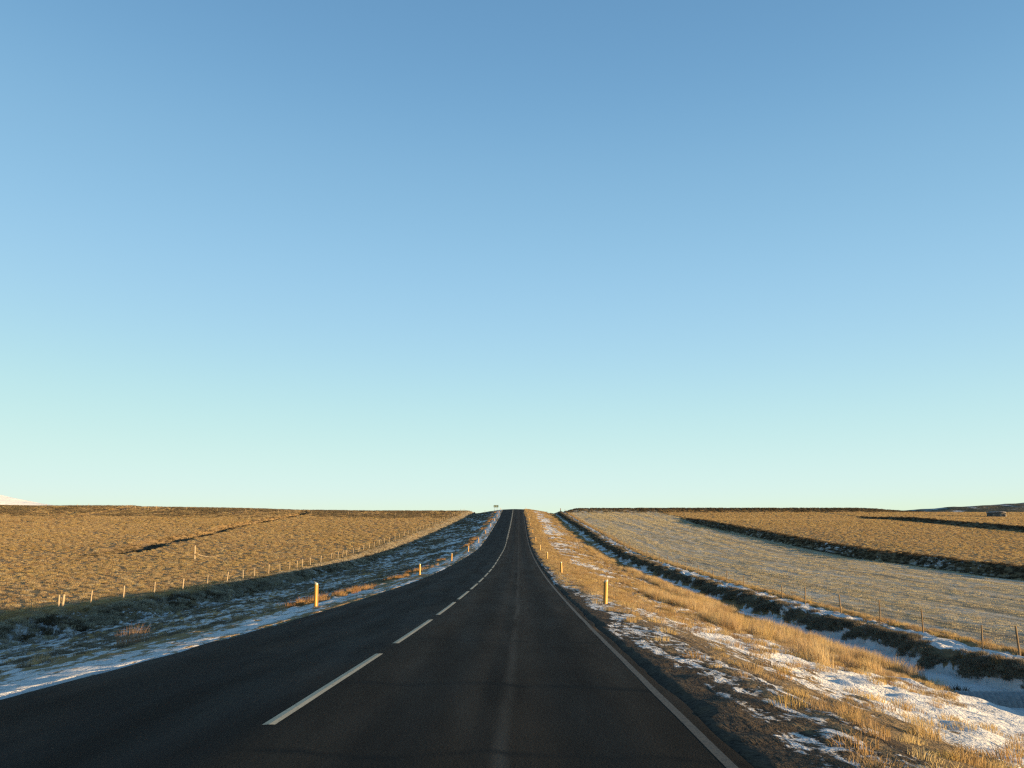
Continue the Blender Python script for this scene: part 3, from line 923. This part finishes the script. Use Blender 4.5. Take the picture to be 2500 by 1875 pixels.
for side, us in ((-1, -4.45), (1, 4.62)):
    parts = post_parts(side)
    root0 = None
    for i, dd in enumerate([25.4, 51.5, 76, 101, 127, 154, 180, 206, 233, 259, 286]):
        x = float(road_x(dd)) + us
        z = ground_at(x, dd)
        if root0 is None:
            root0 = r = empty("marker_post", (x, dd, z))
            for nm, me in zip(("body", "reflector", "edge_strip"), parts):
                link(nm, me, r)
        else:
            r = copy_tree(root0)
            r.location = (x, dd, z)
        r.rotation_euler = (random.uniform(-.02, .02), side * .05 if i == 0 and side > 0 else random.uniform(-.03, .03), random.uniform(-.1, .1))
        what = "yellow marker post" if i < 2 else "yellow marker post"
        tag(r, f"{ORD[i]} {what} along the {side_name[side]} from the camera", "marker post", "yellow marker posts along the road")

# ------------------------------------------------------------------ fences
def tube(V, Fc, p0, p1, r0, r1=None, n=6):
    p0, p1 = Vector(p0), Vector(p1)
    r1 = r0 if r1 is None else r1
    ax = (p1 - p0).normalized()
    a = ax.orthogonal().normalized(); b = ax.cross(a)
    base = len(V)
    for p, r in ((p0, r0), (p1, r1)):
        for k in range(n):
            t = 2 * math.pi * k / n
            V.append(p + (a * math.cos(t) + b * math.sin(t)) * r)
    for k in range(n):
        j = (k + 1) % n
        Fc.append((base + k, base + j, base + n + j, base + n + k))
    Fc.append(tuple(base + n + k for k in range(n)))
    Fc.append(tuple(base + k for k in reversed(range(n))))

def fence(name, pts, h, r, mat, wires, label, thick=()):
    """pts: (x, y) of each post"""
    P = [(x, y, ground_at(x, y)) for x, y in pts]
    root = empty(name, P[0])
    V, Fc = [], []
    tube(V, Fc, (0, 0, -.3), (0, 0, h), r, r * .95, 8)
    pm = make_mesh("post", V, Fc, mat)
    for i, p in enumerate(P):
        o = link("post", pm, root, Vector(p) - Vector(P[0]), (random.gauss(0, .03), random.gauss(0, .035), random.uniform(0, 6)))
        s = 1.6 if i in thick else random.uniform(.85, 1.15)
        o.scale = (s, s, random.uniform(.93, 1.06))
    for wz in wires:
        V, Fc = [], []
        for a, b in zip(P[:-1], P[1:]):
            tube(V, Fc, Vector(a) - Vector(P[0]) + Vector((0, 0, wz * h)), Vector(b) - Vector(P[0]) + Vector((0, 0, wz * h)), .003, None, 4)
        link("wire", make_mesh("wire", V, Fc, M_WIRE), root)
    return tag(root, label, "fence")

# left: posts read off the photograph
pl = [146, 155, 222, 304, 377.6, 447.6, 507, 555, 594, 620.5, 655, 682.5, 707, 724, 737.4, 757, 782, 807.7, 824, 835, 844.5, 860.4, 875, 886.5, 901, 912, 924, 937, 949]
pts = []
for px in pl:
    d = np.arange(20, 320, .05)
    X = fence_left_x(d)
    k = np.abs((px - 1250) / F_PX * (d * math.cos(PITCH) - 3.0 * math.sin(PITCH)) - X).argmin()
    pts.append((float(X[k]) + random.uniform(-.05, .05), float(d[k])))
dd = pts[-1][1]
while dd < 284:
    dd += 5.0
    pts.append((float(fence_left_x(dd)) + random.uniform(-.06, .06), dd))
fence("wire_fence", pts, 1.0, .045, M_WOOD_L, (.35, .62, .88), "lit-toned wooden post and wire fence along the left ditch bank", thick=(1,))
pr = [2490, 2400, 2255, 2148, 2052, 1967, 1911, 1816, 1774, 1740, 1706, 1675, 1654, 1631, 1612, 1596, 1580, 1567]
pts = []
for px in pr:
    d = FENCE_R / (px - 1250) * F_PX / math.cos(PITCH)
    for _ in range(3):
        zz = ground_at(FENCE_R, d) - CAM_Z
        d = (FENCE_R / (px - 1250) * F_PX - zz * math.sin(PITCH)) / math.cos(PITCH)
    pts.append((FENCE_R + random.uniform(-.05, .05), d))
dd = pts[-1][1]
while dd < 282:
    dd += 5.6
    pts.append((FENCE_R + random.uniform(-.06, .06), dd))
fence("wire_fence", pts, 1.02, .035, M_WOOD_D, (.3, .6, .9), "shade-toned post and wire fence between the right ditch and the hay meadow", thick=(len(pts) - 1,))
# pasture fence just under the left skyline
pts = [at_px(px, py) for px, py in ((112, 1238), (189, 1238), (216, 1237), (310, 1240), (330, 1243), (354, 1243), (362, 1243), (381, 1243), (410, 1244), (455, 1246), (530, 1249), (600, 1251), (680, 1253), (760, 1256), (850, 1258), (908, 1260), (966, 1261), (1030, 1264))]
pts = [(x, min(y, 300)) for x, y in pts]
fence("wire_fence", pts, 1.15, .05, M_WOOD_L, (.4, .85), "thin pasture fence far off below the left skyline", thick=(3, 7))

# ------------------------------------------------------------------ single posts
def stake(px, py, h, r, mat, label, name="wooden_post", lean=(0, 0), pt=None, cat="post", cap=None):
    x, y = pt or at_px(px, py)
    V, Fc = [], []
    tube(V, Fc, (0, 0, -.3), (0, 0, h), r, r * .93, 10)
    o = link(name, make_mesh(name, V, Fc, mat), None, (x, y, ground_at(x, y)), (lean[0], lean[1], .3))
    if cap:
        V, Fc = [], []
        tube(V, Fc, (0, 0, h), (0, 0, h + cap), r * 1.25, r * 1.15, 10)
        link("cap", make_mesh("cap", V, Fc, M_DARKHOLE), o)
    return tag(o, label, cat)
stake(475, 1367, 1.95, .105, M_WOOD_L, "lone thick wooden post with a dark cap in the left field", lean=(0, -.05), cap=.06)
bx, by = at_px(497, 1367)
V, Fc = [], []
prev = None
for k in range(9):
    s = k / 8
    p = Vector((bx - .9 + 3.0 * s, by + .5 * s, 0)); p.z = ground_at(p.x, p.y) + .38 + .35 * (2 * s - 1.1) ** 2
    if prev is not None:
        tube(V, Fc, prev - Vector((bx, by, 0)), p - Vector((bx, by, 0)), .075 - .03 * s, .072 - .03 * s, 8)
    prev = p
tag(link("branch", make_mesh("branch", V, Fc, M_WOOD_L), None, (bx, by, 0)), "pale curved branch lying in the grass beside the lone post", "branch")
for px, hh, lb in ((1124, 1.0, "leaning post on the skyline where the left ditch bank ends"),
                   (1152, .95, "slim post on the skyline at the far end of the left verge"),
                   (1184, .85, "short post on the skyline between the left bank and the green sign")):
    d = 285.0
    x = (px - 1250) / F_PX * (d * math.cos(PITCH) + 12 * math.sin(PITCH))
    stake(0, 0, hh, .06, M_WOOD_D, lb, pt=(x, d), lean=(0, .2 if px == 1124 else 0))
x = (1158.5 - 1250) / F_PX * (285 * math.cos(PITCH) + 12 * math.sin(PITCH))
def box(V, Fc, c, s):
    b = len(V)
    for dz in (-1, 1):
        for dx, dy in ((-1, -1), (1, -1), (1, 1), (-1, 1)):
            V.append((c[0] + dx * s[0] / 2, c[1] + dy * s[1] / 2, c[2] + dz * s[2] / 2))
    for f in ((3, 2, 1, 0), (4, 5, 6, 7), (0, 1, 5, 4), (1, 2, 6, 5), (2, 3, 7, 6), (3, 0, 4, 7)):
        Fc.append(tuple(b + k for k in f))
V, Fc = [], []
box(V, Fc, (0, 0, .2), (.12, .12, .4)); box(V, Fc, (0, 0, .48), (.44, .3, .24)); box(V, Fc, (0, 0, .62), (.50, .36, .05))
tag(link("utility_box", make_mesh("utility_box", V, Fc, M_DARKHOLE), None, (x, 285, ground_at(x, 285))), "small dark box on a stub post on the skyline left of the green sign", "box")
stake(0, 0, 1.35, .14, M_WOOD_D, "stout strainer post at the crest where the right ditch ends", pt=(17.6, 287), name="strainer_post")

# ------------------------------------------------------------------ road sign at the crest
d = 287.0
sx = (1211 - 1250) / F_PX * (d * math.cos(PITCH) + 12.5 * math.sin(PITCH))
sz = ground_at(sx, d)
sg = empty("road_sign", (sx, d, sz))
V, Fc = [], []
box(V, Fc, (0, 0, 1.55), (1.72, .05, .80))
link("board", make_mesh("board", V, Fc, M_SIGN), sg)
V, Fc = [], []
box(V, Fc, (-.50, -.03, 1.58), (.28, .012, .34)); box(V, Fc, (.18, -.03, 1.60), (.72, .012, .30))
link("lettering", make_mesh("lettering", V, Fc, M_SIGNTXT), sg)
for lx in (-.58, .02, .52):
    V, Fc = [], []
    tube(V, Fc, (lx, .05, -.6), (lx, .05, 1.9), .04, None, 8)
    link("leg", make_mesh("leg", V, Fc, M_STEEL), sg)
tag(sg, "green road sign on three legs at the crest left of the road", "road sign")

# ------------------------------------------------------------------ culvert pipe at the foot of the right embankment
cx, cy = 12.6, 26.0
cz = -3.72
n, L_, R_ = 20, 7.4, .45
V, Fc = [], []
segs = 310
for k in range(segs + 1):
    s = k / segs
    rr = R_ + .026 * math.sin(s * L_ / .19 * 2 * math.pi)
    for q in range(n):
        a = 2 * math.pi * q / n
        V.append((s * L_, rr * math.cos(a), rr * math.sin(a)))
for k in range(segs):
    for q in range(n):
        j = (q + 1) % n
        Fc.append((k * n + q, (k + 1) * n + q, (k + 1) * n + j, k * n + j))
cul = link("culvert_pipe", make_mesh("culvert_pipe", V, Fc, M_STEEL, True), None, (cx, cy, cz), (0, 0, 0))
sol = cul.modifiers.new("wall", 'SOLIDIFY'); sol.thickness = .012
tag(cul, "corrugated steel culvert pipe coming out of the snowy right embankment", "culvert pipe")

# ------------------------------------------------------------------ small stone hut far off on the right
hx, hy = at_px(2433, 1262, 120, 330)
hz = ground_at(hx, hy)
hut = empty("stone_hut", (hx, hy, hz))
V, Fc = [], []
n = 28
for lvl, (sc, zz) in enumerate(((1.06, -.4), (1.03, .5), (.97, 1.15), (.93, 1.3))):
    for q in range(n):
        a = 2 * math.pi * q / n
        j = 1 + .07 * math.sin(7 * a + lvl * 2.1) + .05 * math.sin(13 * a + lvl)
        ex = lambda c: math.copysign(abs(c) ** .55, c)
        V.append((2.5 * sc * j * ex(math.cos(a)), 1.8 * sc * j * ex(math.sin(a)), zz))
for lvl in range(3):
    for q in range(n):
        j = (q + 1) % n
        Fc.append((lvl * n + q, lvl * n + j, (lvl + 1) * n + j, (lvl + 1) * n + q))
link("wall", make_mesh("wall", V, Fc, M_STONE), hut)
V, Fc = [], []
for lvl, (sc, zz) in enumerate(((1.06, 1.26), (1.02, 1.5), (.7, 1.72), (.2, 1.8))):
    for q in range(n):
        a = 2 * math.pi * q / n
        j = 1 + .05 * math.sin(5 * a + lvl)
        ex = lambda c: math.copysign(abs(c) ** .6, c)
        V.append((2.55 * sc * j * ex(math.cos(a)), 1.85 * sc * j * ex(math.sin(a)), zz))
for lvl in range(3):
    for q in range(n):
        j = (q + 1) % n
        Fc.append((lvl * n + q, lvl * n + j, (lvl + 1) * n + j, (lvl + 1) * n + q))
Fc.append(tuple(3 * n + q for q in range(n)))
link("roof", make_mesh("roof", V, Fc, M_TURF), hut)
for nm, c, s, m in (("door", (1.0, -1.95, .45), (.55, .12, .95), M_PALEDOOR), ("window", (-.9, -1.95, .62), (.35, .12, .5), M_PALEDOOR), ("window", (-1.6, -1.9, .7), (.3, .12, .45), M_DARKHOLE)):
    V, Fc = [], []
    box(V, Fc, c, s)
    link(nm, make_mesh(nm, V, Fc, m), hut)
hut.rotation_euler = (0, 0, -.45)
tag(hut, "low grey stone hut with a turf roof in the far right pasture", "hut")
